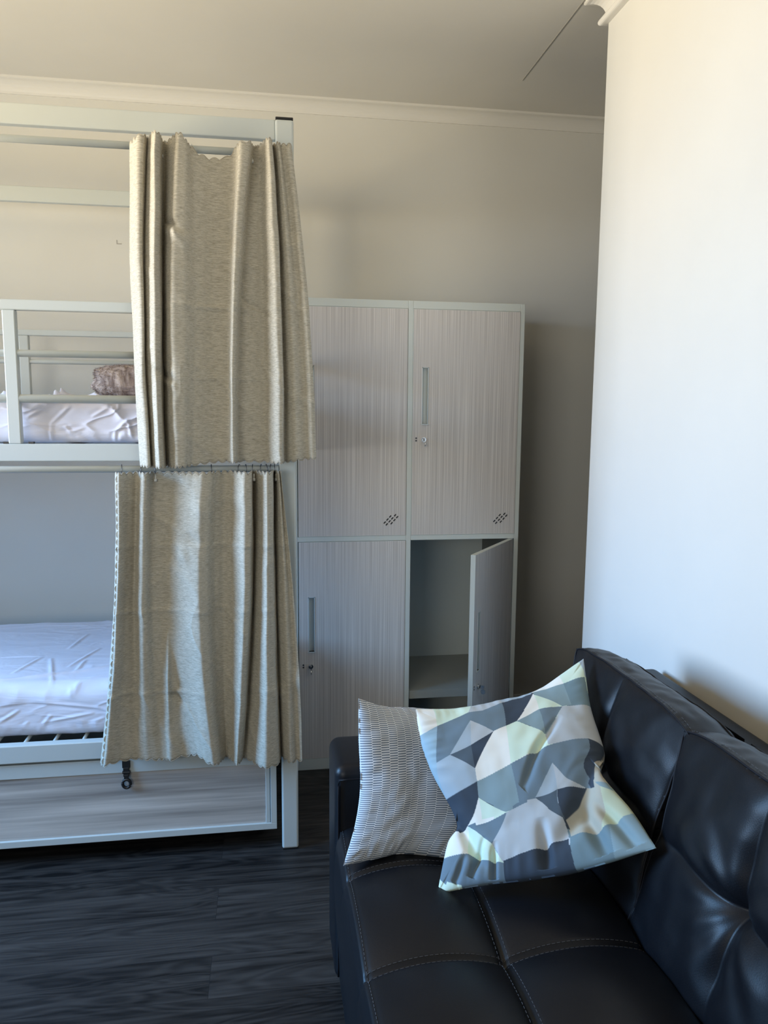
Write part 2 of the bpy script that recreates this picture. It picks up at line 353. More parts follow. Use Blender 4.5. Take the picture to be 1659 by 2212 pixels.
def mattress(name, x0, x1, y0, y1, z0, z1, r, seed, s_side, a_side, s_top, a_top, label, sl, tl, ca):
    mb = MB()
    # cross section perimeter (y,z) with rounded corners, swept along x
    per = []
    def arc(cy, cz, a0, a1, n=6):
        for i in range(n+1):
            a = math.radians(a0+(a1-a0)*i/n); per.append((cy+r*math.cos(a), cz+r*math.sin(a)))
    NS, NT = 44, 190
    per2 = []
    arc(y0+r, z0+r, 270, 180); s0 = per[:]; per.clear()
    arc(y0+r, z1-r, 180, 90); s1 = per[:]; per.clear()
    arc(y1-r, z1-r, 90, 0); s2 = per[:]; per.clear()
    arc(y1-r, z0+r, 0, -90); s3 = per[:]; per.clear()
    def seg(a, b, n): return [(a[0]+(b[0]-a[0])*i/n, a[1]+(b[1]-a[1])*i/n) for i in range(1, n)]
    per2 = s0+seg(s0[-1], s1[0], NS)+s1+seg(s1[-1], s2[0], NT)+s2+seg(s2[-1], s3[0], 4)+s3
    NX = 460; K = len(per2); cy, cz = (y0+y1)/2, (z0+z1)/2
    for i in range(NX+1):
        # most rings in the visible right half
        t = i/NX; x = x0+(x1-x0)*(1-(1-t)**1.6)
        e = min(x-x0, x1-x); sh = 1 if e > r else math.sqrt(max(0, 1-(1-e/r)**2))*.0+1
        for (y, z) in per2:
            side = y < y0+r*.6; top = z > z1-r*.6
            d = 0
            if side: d = wrinkle((x, y, z), seed, s_side, a_side)+noise.noise(Vector((x*5, 0, z*9+seed)))*.004
            if side: d += seg_crease(x, z, sl, .0042, ca)
            if top and not side and tl: d += seg_crease(x, y, tl, .006, ca)
            if top: d = d*.6+max(d, wrinkle((x, y, z), seed+7, s_top, a_top))+noise.noise(Vector((x*4, y*4, seed)))*.004
            vy, vz = y, z
            if side: vy -= d
            if top: vz += d
            if e < r:
                k = 1-(1-math.sqrt(max(0, 1-(1-e/r)**2)))*r/((z1-z0)/2); vz = cz+(vz-cz)*k; vy = cy+(vy-cy)*(1-(1-math.sqrt(max(0, 1-(1-e/r)**2)))*r/((y1-y0)/2))
            mb.v.append((x, vy, vz))
    for i in range(NX):
        for j in range(K):
            a = i*K+j; b = i*K+(j+1) % K; mb.f.append((a, b, b+K, a+K))
    mb.f.append(tuple(range(K))); mb.f.append(tuple(range(NX*K, NX*K+K)))
    return tag(mb.build(name, sheet_m, None, smooth=True), label, 'mattress', 'mattresses of the bunk bed')
mattress('mattress', BL_+.06, .03, BY+.050, 3.225, 1.353, 1.494, .035, 2.3, (6, 6, 9), .012, (4, 4, 4), .004, 'white sheeted mattress on the upper bunk behind the guard rail', [(-0.5871, 1.4663, -0.6428, 1.4129), (-0.6428, 1.4129, -0.648, 1.357), (-0.6045, 1.4034, -0.5854, 1.3796), (-0.5854, 1.3796, -0.5459, 1.3572), (-0.421, 1.4227, -0.4592, 1.3871), (-0.4592, 1.3871, -0.463, 1.3574), (-0.421, 1.4227, -0.4078, 1.3689), (-0.524, 1.4333, -0.4755, 1.4617), (-0.6204, 1.3767, -0.5524, 1.398), (-0.7107, 1.4319, -0.6701, 1.453)], [], .0042)
mattress('mattress', BL_+.06, .03, BY+.040, 3.225, .414, .592, .055, 9.1, (2.2, 3, 12), .012, (2.6, 8, 4), .007, 'white sheeted mattress on the lower bunk beside the hanging curtain', [(-0.8345, 0.5327, -0.7519, 0.5435), (-0.7519, 0.5435, -0.5162, 0.5082), (-0.8374, 0.4798, -0.7808, 0.5147), (-0.7988, 0.4318, -0.7553, 0.4752), (-0.7293, 0.4431, -0.6852, 0.4942), (-0.6602, 0.4313, -0.5245, 0.4777), (-0.8398, 0.4343, -0.8109, 0.4631), (-0.7001, 0.4721, -0.5592, 0.495)], [(-0.7529, 2.7069, -0.6828, 2.457), (-0.6315, 2.681, -0.6364, 2.5519), (-0.6221, 2.4789, -0.5488, 2.4692), (-0.8306, 2.5637, -0.7889, 2.7269), (-0.9321, 2.7455, -0.7933, 2.743), (-0.7531, 2.4454, -0.7843, 2.3693), (-0.6936, 2.9985, -0.7199, 2.8248), (-0.6815, 2.4359, -0.6457, 2.3509), (-1.0348, 3.1723, -0.8794, 3.1872), (-0.6685, 2.6122, -0.612, 2.8109)], .0020)

# ------------------------------------------------------------------ brown fur cushion on the upper bunk
fur_m, _n, _c = noise_col(mat('brown_faux_fur', (.25, .18, .15), .9), (30, 30, 10), (.20, .145, .125), (.62, .52, .47), 1.5, 5, .35, .68, .9, bdist=.01)
mb = MB(); NU, NV = 70, 40; cx, cy, cz = -.470, 2.90, 1.555
def fur_pt(u, v, k=1):
    a = u*2*math.pi; b = (v-.5)*math.pi
    sg = lambda t, e: math.copysign(abs(t)**e, t)
    x = sg(math.cos(b), .55)*sg(math.cos(a), .6); y = sg(math.cos(b), .55)*sg(math.sin(a), .6); z = sg(math.sin(b), .6)
    lump = 1+.10*noise.noise(Vector((x*2, y*2, z*2)))+.05*noise.noise(Vector((x*7, y*7, z*7)))
    return Vector((cx+x*.135*lump*k, cy+y*.12*lump*k, cz+z*(.056-.004*x)*lump*k))
mb.grid(lambda u, v: fur_pt(u, v), NU, NV)
for i in range(9000):
    u, v = random.random(), random.random(); p = fur_pt(u, v); q = fur_pt(u, v, 1.0); d = (p-Vector((cx, cy, cz))); d.z *= 2.2; d.normalize()
    d = (d*.9+Vector((random.uniform(-.7, .7), random.uniform(-.5, .5), random.uniform(-.9, .1)))).normalized()
    s = d.cross(Vector((random.random(), random.random(), random.random()))).normalized()*.0009
    tip = p+d*random.uniform(.004, .009)
    if tip.z < 1.495: tip.z = 1.497
    n = len(mb.v); mb.v += [tuple(p-s), tuple(p+s), tuple(tip)]; mb.f.append((n, n+1, n+2))
tag(mb.build('fur_cushion', fur_m, None, smooth=True, fix=False), 'small brown faux fur cushion lying on the upper bunk mattress', 'cushion')

# ------------------------------------------------------------------ storage box under the bunk
bx = empty('storage_box', (-.9, 2.7, 0), 'grey wood-grain storage box in a white metal frame under the lower bunk', 'storage box')
X0, X1, Y0, Y1 = -1.85, .019, 2.402, 3.1
f = MB()
f.box((X0, Y0, .072), (X1, Y0+.03, .094)).box((X0, Y0+.004, .300), (X1-.036, Y0+.03, .346)).box((X1-.036, Y0+.004, .094), (X1-.022, Y0+.02, .346))
f.box((X1-.020, Y0, .094), (X1, Y0+.03, .346)).box((X0, Y0, .094), (X0+.03, Y0+.03, .346))
f.box((X1-.02, Y0+.03, .072), (X1, Y1, .346)).box((X0, Y0+.03, .072), (X0+.02, Y1, .346)).box((X0, Y1, .072), (X1, Y1+.02, .346)).box((X0+.02, Y0+.03, .072), (X1-.02, Y1, .08))
f.build('box_frame', metal_m, bx, bevel=.0015)
MB().box((X0+.03, Y0+.008, .094), (X1-.036, Y0+.022, .2995)).build('front_panel', lamh_m, bx)
h = MB(); hx = -.457; yy = Y0+.004
h.box((hx-.012, yy-.005, .318), (hx+.012, yy, .342)); h.box((hx-.009, yy-.008, .290), (hx+.009, yy-.001, .320))
h.tube([(hx+.012*math.cos(a), yy-.006, .266+.014*math.sin(a)) for a in [i/20*2*math.pi for i in range(20)]], .0052, 8, closed=True)
h.box((hx-.007, yy-.009, .276), (hx+.007, yy-.001, .296)); h.tube([(hx-.012, yy-.004, .304), (hx+.012, yy-.004, .304)], .005, 10)
h.build('latch', blackp, bx, bevel=.001)
for x in (X1-.06, X0+.06):
    for y in (2.52, 3.0):
        w = MB().tube([(x-.012, y, .028), (x+.012, y, .028)], .028, 18).box((x-.015, y-.008, .03), (x+.015, y+.008, .072)).build('caster', blackp, bx)

# ================================================================== curtains
UPN = [(-0.3781, -0.3887, -0.3783, 0.0, 0.0, 0.0), (-0.3458, -0.3569, -0.35, 0.045, 0.045, 0.045), (-0.3307, -0.3478, -0.3407, 0.045, 0.045, 0.045), (-0.3279, -0.3505, -0.3432, 0.01, 0.01, 0.01), (-0.3227, -0.3451, -0.3377, 0.02, 0.02, 0.02), (-0.2952, -0.3102, -0.3115, 0.065, 0.065, 0.065), (-0.2858, -0.298, -0.3029, 0.05, 0.05, 0.05), (-0.2854, -0.3004, -0.304, 0.0, 0.0, 0.0), (-0.2814, -0.299, -0.3039, -0.01, -0.01, -0.01), (-0.2725, -0.2965, -0.2985, 0.0, 0.0, 0.0), (-0.237, -0.2624, -0.2637, 0.055, 0.055, 0.055), (-0.2158, -0.229, -0.2442, 0.05, 0.05, 0.05), (-0.2056, -0.1987, -0.2229, 0.02, 0.02, 0.02), (-0.1443, -0.1533, -0.1627, 0.0, 0.0, 0.0), (-0.0806, -0.1043, -0.1112, 0.004, 0.004, 0.004), (-0.0634, -0.093, -0.1008, 0.05, 0.05, 0.05), (-0.0373, -0.0812, -0.0942, 0.045, 0.045, 0.045), (-0.0287, -0.0718, -0.0863, 0.0, 0.0, 0.0), (-0.0113, -0.006, -0.0019, -0.005, -0.005, -0.005), (0.0153, 0.0319, 0.0383, 0.05, 0.05, 0.05), (0.0246, 0.047, 0.0482, 0.045, 0.045, 0.045), (0.0278, 0.0506, 0.0534, 0.0, 0.0, 0.0), (0.0447, 0.0761, 0.0893, 0.03, 0.03, 0.03), (0.0532, 0.1002, 0.1214, 0.012, 0.012, 0.012), (0.0742, 0.1202, 0.1404, 0.03, 0.03, 0.03), (0.0852, 0.1318, 0.1552, 0.02, 0.02, 0.02)]
LON = [(-0.4476, -0.4723, -0.5257, 0.015, 0.015, 0.015), (-0.4314, -0.4542, -0.5065, 0.045, 0.045, 0.04), (-0.4082, -0.4334, -0.4518, 0.012, 0.012, 0.01), (-0.3892, -0.4114, -0.4197, -0.003, -0.003, 0.002), (-0.3609, -0.3817, -0.3809, 0.04, 0.035, 0.015), (-0.3506, -0.3703, -0.3602, 0.038, 0.03, 0.012), (-0.3454, -0.3576, -0.3367, 0.0, 0.005, 0.008), (-0.3223, -0.3348, -0.3223, 0, 0.0, 0.01), (-0.296, -0.3135, -0.3119, 0.003, 0.003, 0.024), (-0.2794, -0.2965, -0.2688, 0.005, 0.005, 0.004), (-0.1916, -0.2085, -0.1758, 0.038, 0.048, 0.05), (-0.169, -0.1874, -0.1623, 0.03, 0.035, 0.04), (-0.1528, -0.166, -0.1498, 0.005, 0.0, 0.01), (-0.1315, -0.1426, -0.1395, -0.012, -0.012, -0.012), (-0.1073, -0.119, -0.1315, -0.005, 0, 0), (-0.0677, -0.0772, -0.1045, 0.05, 0.05, 0.045), (-0.0486, -0.0605, -0.0965, 0.04, 0.04, 0.03), (-0.0428, -0.0519, -0.0878, -0.02, -0.02, -0.01), (-0.0355, -0.0428, -0.0712, -0.01, 0, 0), (-0.0013, -0.005, -0.0147, 0.05, 0.055, 0.055), (0.0154, 0.0164, 0.0263, 0.035, 0.035, 0.035), (0.0215, 0.0256, 0.0345, -0.02, -0.02, -0.02), (0.0257, 0.0313, 0.0416, -0.01, 0, 0), (0.0352, 0.0539, 0.0676, 0.03, 0.03, 0.035), (0.0396, 0.0718, 0.0861, 0.015, 0.015, 0.015), (0.0422, 0.0858, 0.1049, 0.03, 0.03, 0.03)]
def build_curtain(name, nodes_, ybase, top, bot, creases, seed, rings, rz, ringmat, clipmat, label, hemr, dents, side=None):
    # dense profile at three heights, then every row blends between them
    NC, NR = 520, 150; n = len(nodes_)
    ts = list(range(n))
    X = [[nd[k] for nd in nodes_] for k in range(3)]; D = [[nd[3+k]*1.15 for nd in nodes_] for k in range(3)]
    def prof(k, s):
        i = min(n-2, int(s)); f_ = s-i
        x = X[k][i]+(X[k][i+1]-X[k][i])*f_
        c = f_*f_*(3-2*f_); c = .4*c+.6*f_
        return x, D[k][i]+(D[k][i+1]-D[k][i])*c
    # arc-length columns
    S_ = [i*(n-1)/4000 for i in range(4001)]
    acc = [0]
    for a, b in zip(S_, S_[1:]):
        (xa, da), (xb, db) = prof(1, a), prof(1, b); acc.append(acc[-1]+math.hypot(xb-xa, db-da))
    Ltot = acc[-1]; cols = []; j = 0
    for i in range(NC+1):
        w = Ltot*i/NC
        while j < 3999 and acc[j+1] < w: j += 1
        cols.append(S_[j]+(S_[j+1]-S_[j])*((w-acc[j])/max(1e-9, acc[j+1]-acc[j])))
    raw = []
    for s in cols:
        raw.append([prof(k, s) for k in range(3)])
    # soften the folds sideways
    for it in range(14):
        new = []
        for i in range(len(raw)):
            a, b, c = raw[max(0, i-1)], raw[i], raw[min(len(raw)-1, i+1)]
            new.append([((a[k][0]+2*b[k][0]+c[k][0])/4, (a[k][1]+2*b[k][1]+c[k][1])/4) for k in range(3)])
        raw = new
    nscal = round(Ltot/.024)
    def pt(i, v):
        w = (1-v)*(1-2*v), 4*v*(1-v), v*(2*v-1)
        x = sum(w[k]*raw[i][k][0] for k in range(3)); d = sum(w[k]*raw[i][k][1] for k in range(3))
        u = i/NC
        sc_ = abs(math.sin(u*nscal*math.pi))
        zt = lerp_list(top, x)-.008+.009*sc_; zb = lerp_list(bot, x)+.006-.008*sc_
        z = zt+(zb-zt)*v
        for zc, amp in creases:
            q = (z-zc)/.006; d += amp*math.exp(-q*q)*(.5+noise.noise(Vector((x*9, zc, seed))))
        d += .003*noise.noise(Vector((x*9, z*3, seed)))+.0010*noise.noise(Vector((x*30, z*22, seed+4)))
        d += .004*(max(0, 1-abs(noise.noise(Vector((x*6+z*3, z*4, seed+9))))*3.5)**4)
        for dx, dz, amp, rx, rz in dents:
            d += amp*math.exp(-((x-dx)/rx)**2-((z-dz+.6*(x-dx))/rz)**2)
        x += .003*noise.noise(Vector((u*14, z*6, seed+2)))
        return (x, ybase-d, z)
    mb = MB(); mb.grid(lambda u, v: pt(round(u*NC), v), NC, NR)
    o = mb.build(name, lin_m, None, smooth=True, fix=False)
    so = o.modifiers.new('thickness', 'SOLIDIFY'); so.thickness = .0012; so.offset = 0
    tag(o, label, 'curtain', 'curtains of the bunk bed')
    for e, sg, hn in ((0, 1, 'top_hem'), (1, -1, 'bottom_hem')):
        h = MB()
        seg = max(1, NC//nscal); k = 0
        while k < nscal:
            a = k/nscal*NC; b = (k+1)/nscal*NC; pts = []
            for q in range(9):
                f_ = a+(b-a)*q/8; i = min(NC, int(round(f_))); x, y, z = pt(i, e)
                zz = (lerp_list(top, x)-.006) if e == 0 else (lerp_list(bot, x)+.005)
                pts.append((x, y-.0004, zz+sg*.0085*math.sin(math.pi*q/8)))
            h.tube(pts, hemr, 5); k += 1
        h.build(hn, hem_m, o, smooth=True)
    if side:
        h = MB(); i = side; K_ = 38
        for k in range(K_):
            pts = []
            for q in range(9):
                v = (k+q/8)/K_; x, y, z = pt(i, v); pts.append((x+.002-.0065*math.sin(math.pi*q/8)**.6, y-.0035, z))
            a = len(h.v); c = pt(i, (k+.5)/K_); h.v += [(p[0], p[1]-.0002, p[2]) for p in pts]; h.f.append(tuple(range(a, a+9)))
        h.build('side_hem', lin_m, o)
    for k, x in enumerate(rings):
        ring = MB(); R_ = .0165; tilt = .35*math.sin(k*2.3+seed)
        ring.tube([(x+R_*.55*math.sin(a)*tilt, BY+.006+R_*math.sin(a), rz-.003+R_*math.cos(a)) for a in [j/24*2*math.pi for j in range(24)]], .0011, 6, closed=True)
        r_ = ring.build('curtain_ring', ringmat, o, smooth=True)
        cl = MB(); x2 = x+.004; zc = rz-.030
        cl.tube([(x2, BY-.018, rz-.014), (x2, BY-.022, zc), (x2, BY-.018, zc-.006)], .0022, 8)
        cl.tube([(x2-.004, BY-.022, zc-.002), (x2+.004, BY-.022, zc-.002)], .0048, 10)
        cl.build('ring_clip', clipmat, r_, smooth=True)
    return o
build_curtain('curtain', UPN, 2.375,
    [(-.375, 2.212), (-.31, 2.226), (-.285, 2.222), (-.233, 2.228), (-.205, 2.205), (-.185, 2.189), (-.156, 2.181), (-.117, 2.183), (-.09, 2.196), (-.077, 2.214), (-.037, 2.220), (.003, 2.231), (.042, 2.228), (.085, 2.224)],
    [(-.375, 1.289), (-.297, 1.286), (-.106, 1.301), (.033, 1.299), (.155, 1.311)],
    [(1.757, .006), (2.05, .0), (1.55, .003)], 1.7, [-.352, -.292, -.206, -.075, -.036, .012, .050], 2.212, clear, clear,
    'beige linen curtain hanging from the upper bunk rod, scalloped hem', .0010, [(-.262, 1.985, -.022, .02, .012), (-.25, 1.955, .016, .03, .02), (-.30, 1.56, -.016, .02, .014), (-.285, 1.535, .012, .02, .012), (-.02, 1.76, -.008, .05, .008)])
build_curtain('curtain', LON, 2.375,
    [(-.45, 1.268), (.05, 1.270)],
    [(-.52, .360), (-.48, .366), (-.408, .363), (-.34, .357), (-.267, .362), (-.23, .372), (-.181, .350), (-.12, .345), (-.021, .332), (.105, .332)],
    [(1.043, .006), (.84, .006), (.58, .005)], 5.2, [-.436, -.375, -.338, -.170, -.085, -.065, -.044, -.018, -.002, .012, .024], 1.276, darkmetal, clear,
    'beige linen curtain hanging from the lower bunk rod down over the storage box', .0013, [(-.312, .62, .014, .006, .10), (-.29, .56, -.010, .03, .012), (-.22, 1.06, -.012, .03, .02), (-.26, 1.02, .010, .02, .03), (.03, .56, .012, .018, .03), (.09, .60, .012, .012, .03), (-.20, 1.16, .010, .02, .03)], 14)

# ================================================================== sofa
sofa = empty('sofa', (.6, .9, 0), 'black leather tufted sofa standing against the white right wall', 'sofa')
def groove(d, w): return math.exp(-(d/w)**2)
YS = [1.51-.293*k for k in range(9)]       # cross seams of the seat
XS = (.418, .69)
SY0, SY1 = -.95, 1.667
def seat_z(x, y):
    fx = (x-.165)/(.418-.165) if x < .418 else (x-.418)/(.272)
    fx = min(max(fx, 0), 1.6); ky = ((1.51-y)/.293) % 1
    px = math.sin(math.pi*min(fx, 1)) if fx <= 1 else 0; py = math.sin(math.pi*ky)
    z = .452+.026*max(0, px)**.7+.022*py**.7
    gx = min(abs(x-q) for q in XS); gy = min(ky, 1-ky)*.293
    z -= .005*groove(gx, .006)+.005*groove(gy, .006)
    return z
NXs, NYs = 150, 620
def seat_pt(u, v):
    y = SY1+(SY0-SY1)*v
    if u < .22:
        t = u/.22     # front fascia from the floor gap up to the edge seam
        z = .10+(.452-.10)*t+(.022*math.sin(math.pi*(((1.51-y)/.293) % 1))**.7)*t**3
        x = .158-.022*math.sin(math.pi*min(1, t*1.02))**1.0*(t**1.5)-.004*t
        if t > .93: x += .008*((t-.93)/.07)
        return (x, y, z)
    x = .160+(.80-.160)*((u-.22)/.78)
    z = seat_z(max(x, .165), y)
    if x < .167: z = seat_z(.165, y)
    return (x, y, z)
m = MB(); m.grid(seat_pt, NXs, NYs)
seat = m.build('seat', lea_m, sofa, smooth=True)
def stitches(lines, name, parent, rad=.00055, dash=.0055, gap=.003):
    s = MB()
    for pts in lines:
        acc = 0; on = True; cur = [pts[0]]
        for a, b in zip(pts, pts[1:]):
            a, b = Vector(a), Vector(b); L = (b-a).length
            acc += L; cur.append(tuple(b))
            lim = dash if on else gap
            if acc >= lim:
                if on and len(cur) > 1: s.tube(cur, rad, 4)
                cur = [tuple(b)]; acc = 0; on = not on
    return s.build(name, stitch_m, parent)
lines = []
for y in YS[:8]:
    for off in (-.009, .009):
        lines.append([(x, y+off, seat_z(x, y+off)+.0006) for x in [.166+i*.0012 for i in range(440)]])
for off in (-.009, .009):
    lines.append([(.418+off, y, seat_z(.418+off, y)+.0006) for y in [SY1-i*.0012 for i in range(2000)]])
lines.append([(.1655, y, seat_z(.1655, y)+.0008) for y in [SY1-i*.0012 for i in range(2000)]])
stitches(lines, 'stitching', seat)
# far arm, boxed with rounded edges
def round_box(a, b, r, n=6):
    m = MB(); bm = bmesh.new(); c = [(a[i]+b[i])/2 for i in range(3)]; s = [(b[i]-a[i]) for i in range(3)]
    bmesh.ops.create_cube(bm, size=1); bmesh.ops.scale(bm, vec=s, verts=bm.verts); bmesh.ops.translate(bm, vec=c, verts=bm.verts)
    bmesh.ops.bevel(bm, geom=bm.edges[:], offset=r, segments=n, profile=.5, affect='EDGES')
    m.v = [tuple(v.co) for v in bm.verts]; m.f = [tuple(v.index for v in f.verts) for f in bm.faces]; bm.verts.index_update(); bm.free(); return m
def rbox(name, a, b, r, mt, parent):
    bm = bmesh.new(); bmesh.ops.create_cube(bm, size=1)
    bmesh.ops.scale(bm, vec=[b[i]-a[i] for i in range(3)], verts=bm.verts); bmesh.ops.translate(bm, vec=[(a[i]+b[i])/2 for i in range(3)], verts=bm.verts)
    bmesh.ops.bevel(bm, geom=bm.edges[:], offset=r, segments=6, profile=.5, affect='EDGES')
    me = bpy.data.meshes.new(name); bm.to_mesh(me); bm.free()
    return link(name, me, mt, parent, True)
arm = rbox('armrest', (.148, 1.668, .08), (.96, 1.86, .632), .026, lea_m, sofa)
m = MB(); m.tube([(.156, 1.670, .10+i*.0255) for i in range(20)]+[(.158+i*.02, 1.6695, .602) for i in range(30)], .0028, 8)
m.build('piping', piping_m, arm, smooth=True)
rbox('armrest', (.148, -1.15, .08), (.96, -.955, .632), .026, lea_m, sofa)
rbox('base', (.19, -.94, .06), (1.0, 1.65, .40), .015, lea_m, sofa)
rbox('back_frame', (.925, -1.15, .08), (1.072, 1.915, .752), .022, lea_m, sofa)
for x in (.22, .98):
    for y in (-1.08, 1.79): MB().tube([(x, y, 0), (x, y, .085)], .022, 16).build('leg', blackp, sofa)
# loose-look back cushions, each with a front of four tufted puffs
def back_cushion(ya, yb, seed):
    NA, NB = 150, 130
    zb, zt = .455, .868
    def front(a, b):   # a: 0 far .. 1 near, b: 0 bottom .. 1 top
        y = yb+(ya-yb)*a; z = zb+(zt-zb)*b
        x = .690+.100*b
        ea = math.sin(math.pi*a); eb = math.sin(math.pi*b)
        puff = .030*(max(0, ea)**.5)*(max(0, eb)**.5)
        da, db = abs(a-.5)*(yb-ya), abs(b-.5)*(zt-zb)
        puff -= .022*math.exp(-(da/.022)**1.1)*(max(0, eb)**.6)+.022*math.exp(-(db/.020)**1.1)*(max(0, ea)**.6)
        puff -= .016*math.exp(-math.hypot(da, db)/.030)
        # slack folds radiating from the centre button
        th = math.atan2(db, da+1e-6); rr = math.hypot(da, db)
        puff += .0015*math.sin(th*9+seed+3*noise.noise(Vector((a*3, b*3, seed))))*math.exp(-((rr-.09)/.06)**2)
        puff += .007*noise.noise(Vector((a*4, b*4, seed)))+.003*noise.noise(Vector((a*11, b*9, seed+3)))
        # rounded upper corners and sides pulled in
        y += (.5-a)*-.018*(eb-1)*2
        z -= .022*abs(2*a-1)**5*b
        return Vector((x-puff, y, z))
    m = MB(); m.grid(lambda u, v: front(u, v), NA, NB)
    def gusset(u, v):   # v 0 at front seam .. 1 at the rear seam, u round the cushion: near side, top, far side
        if u < 1/3: a, b = 1, u*3
        elif u < 2/3: a, b = 1-(u*3-1), 1
        else: a, b = 0, 1-(u*3-2)
        p = front(a, b); rx = .918
        q = Vector((rx, p.y, p.z-.045*b))
        r = p.lerp(q, v); bul = .016*math.sin(math.pi*v)
        w = .0035*math.sin(v*9)*noise.noise(Vector((u*30, v*3, seed)))+.003*noise.noise(Vector((u*55, v*6, seed)))
        dirv = Vector((0, -1, 0)) if u < 1/3 else (Vector((0, .0, 1)) if u < 2/3 else Vector((0, 1, 0)))
        return r+dirv*(bul*(1 if 1/3 <= u <= 2/3 else .4)+w)
    m.grid(gusset, 300, 14)
    m.grid(lambda u, v: Vector((.918, yb+(ya-yb)*u, zb+(zt-.045-zb)*v)), 2, 2)
    o = m.build('back_cushion', leap_m, sofa, smooth=True, weld=.0004)
    rim = [front(1, i/40) for i in range(41)]+[front(1-i/40, 1) for i in range(1, 41)]+[front(0, 1-i/40) for i in range(1, 41)]
    pm = MB(); pm.tube([tuple(p+Vector((-.001, 0, .001))) for p in rim], .0022, 8)
    back = [gusset(1/3+i/120, .82)+Vector((0, 0, .001)) for i in range(41)]
    pm.tube([tuple(p) for p in back], .0024, 8)
    pm.build('piping', piping_m, o, smooth=True)
    sl = [[tuple(front(a/400, 1)+Vector((.010, 0, .002))) for a in range(401)]]
    stitches(sl, 'stitching', o, .0005)
    return o
back_cushion(1.292, 1.792, .3); back_cushion(.765, 1.272, 2.1); back_cushion(.24, .745, 4.4); back_cushion(-.29, .22, 5.4)

# ================================================================== throw cushions
GB= [[[0.3229, 1.6012, 0.7932], [0.4256, 1.619, 0.7806], [0.5256, 1.6381, 0.7829], [0.6237, 1.6567, 0.7949], [0.7508, 1.6792, 0.8658]], [[0.3293, 1.5626, 0.7288], [0.4283, 1.5694, 0.7344], [0.5303, 1.5705, 0.7427], [0.6325, 1.5682, 0.7576], [0.7248, 1.5701, 0.7866]], [[0.3455, 1.525, 0.678], [0.4326, 1.5099, 0.6747], [0.5266, 1.4963, 0.6894], [0.6198, 1.4819, 0.714], [0.709, 1.4591, 0.7308]], [[0.3861, 1.4629, 0.5962], [0.4512, 1.4398, 0.6017], [0.5212, 1.42, 0.6213], [0.5981, 1.3985, 0.6502], [0.6719, 1.3953, 0.7196]], [[0.3625, 1.4408, 0.5594], [0.4322, 1.402, 0.5607], [0.5093, 1.3694, 0.5829], [0.5913, 1.335, 0.6144], [0.6964, 1.3052, 0.6845]], [[0.3308, 1.3935, 0.4845], [0.4124, 1.3598, 0.5165], [0.4929, 1.3192, 0.5467], [0.5803, 1.2755, 0.5864], [0.7048, 1.2218, 0.6552]]]
GA= [[[0.2015, 1.6605, 0.8011], [0.2667, 1.688, 0.7682], [0.3425, 1.7166, 0.7487], [0.455, 1.7299, 0.7214], [0.6215, 1.7146, 0.6862]], [[0.1995, 1.6296, 0.7167], [0.2718, 1.6539, 0.7015], [0.3455, 1.6757, 0.6875], [0.4737, 1.6779, 0.6683], [0.5958, 1.6659, 0.6344]], [[0.1984, 1.5905, 0.6262], [0.2677, 1.6088, 0.617], [0.3412, 1.6243, 0.6091], [0.4603, 1.6223, 0.5967], [0.5726, 1.607, 0.5708]], [[0.1831, 1.5585, 0.5559], [0.2545, 1.567, 0.5455], [0.3274, 1.575, 0.5402], [0.4418, 1.5665, 0.531], [0.5526, 1.5506, 0.5211]], [[0.1527, 1.5211, 0.4808], [0.2306, 1.5296, 0.4857], [0.2875, 1.5363, 0.4875], [0.3973, 1.5204, 0.4769], [0.5496, 1.4878, 0.4763]]]
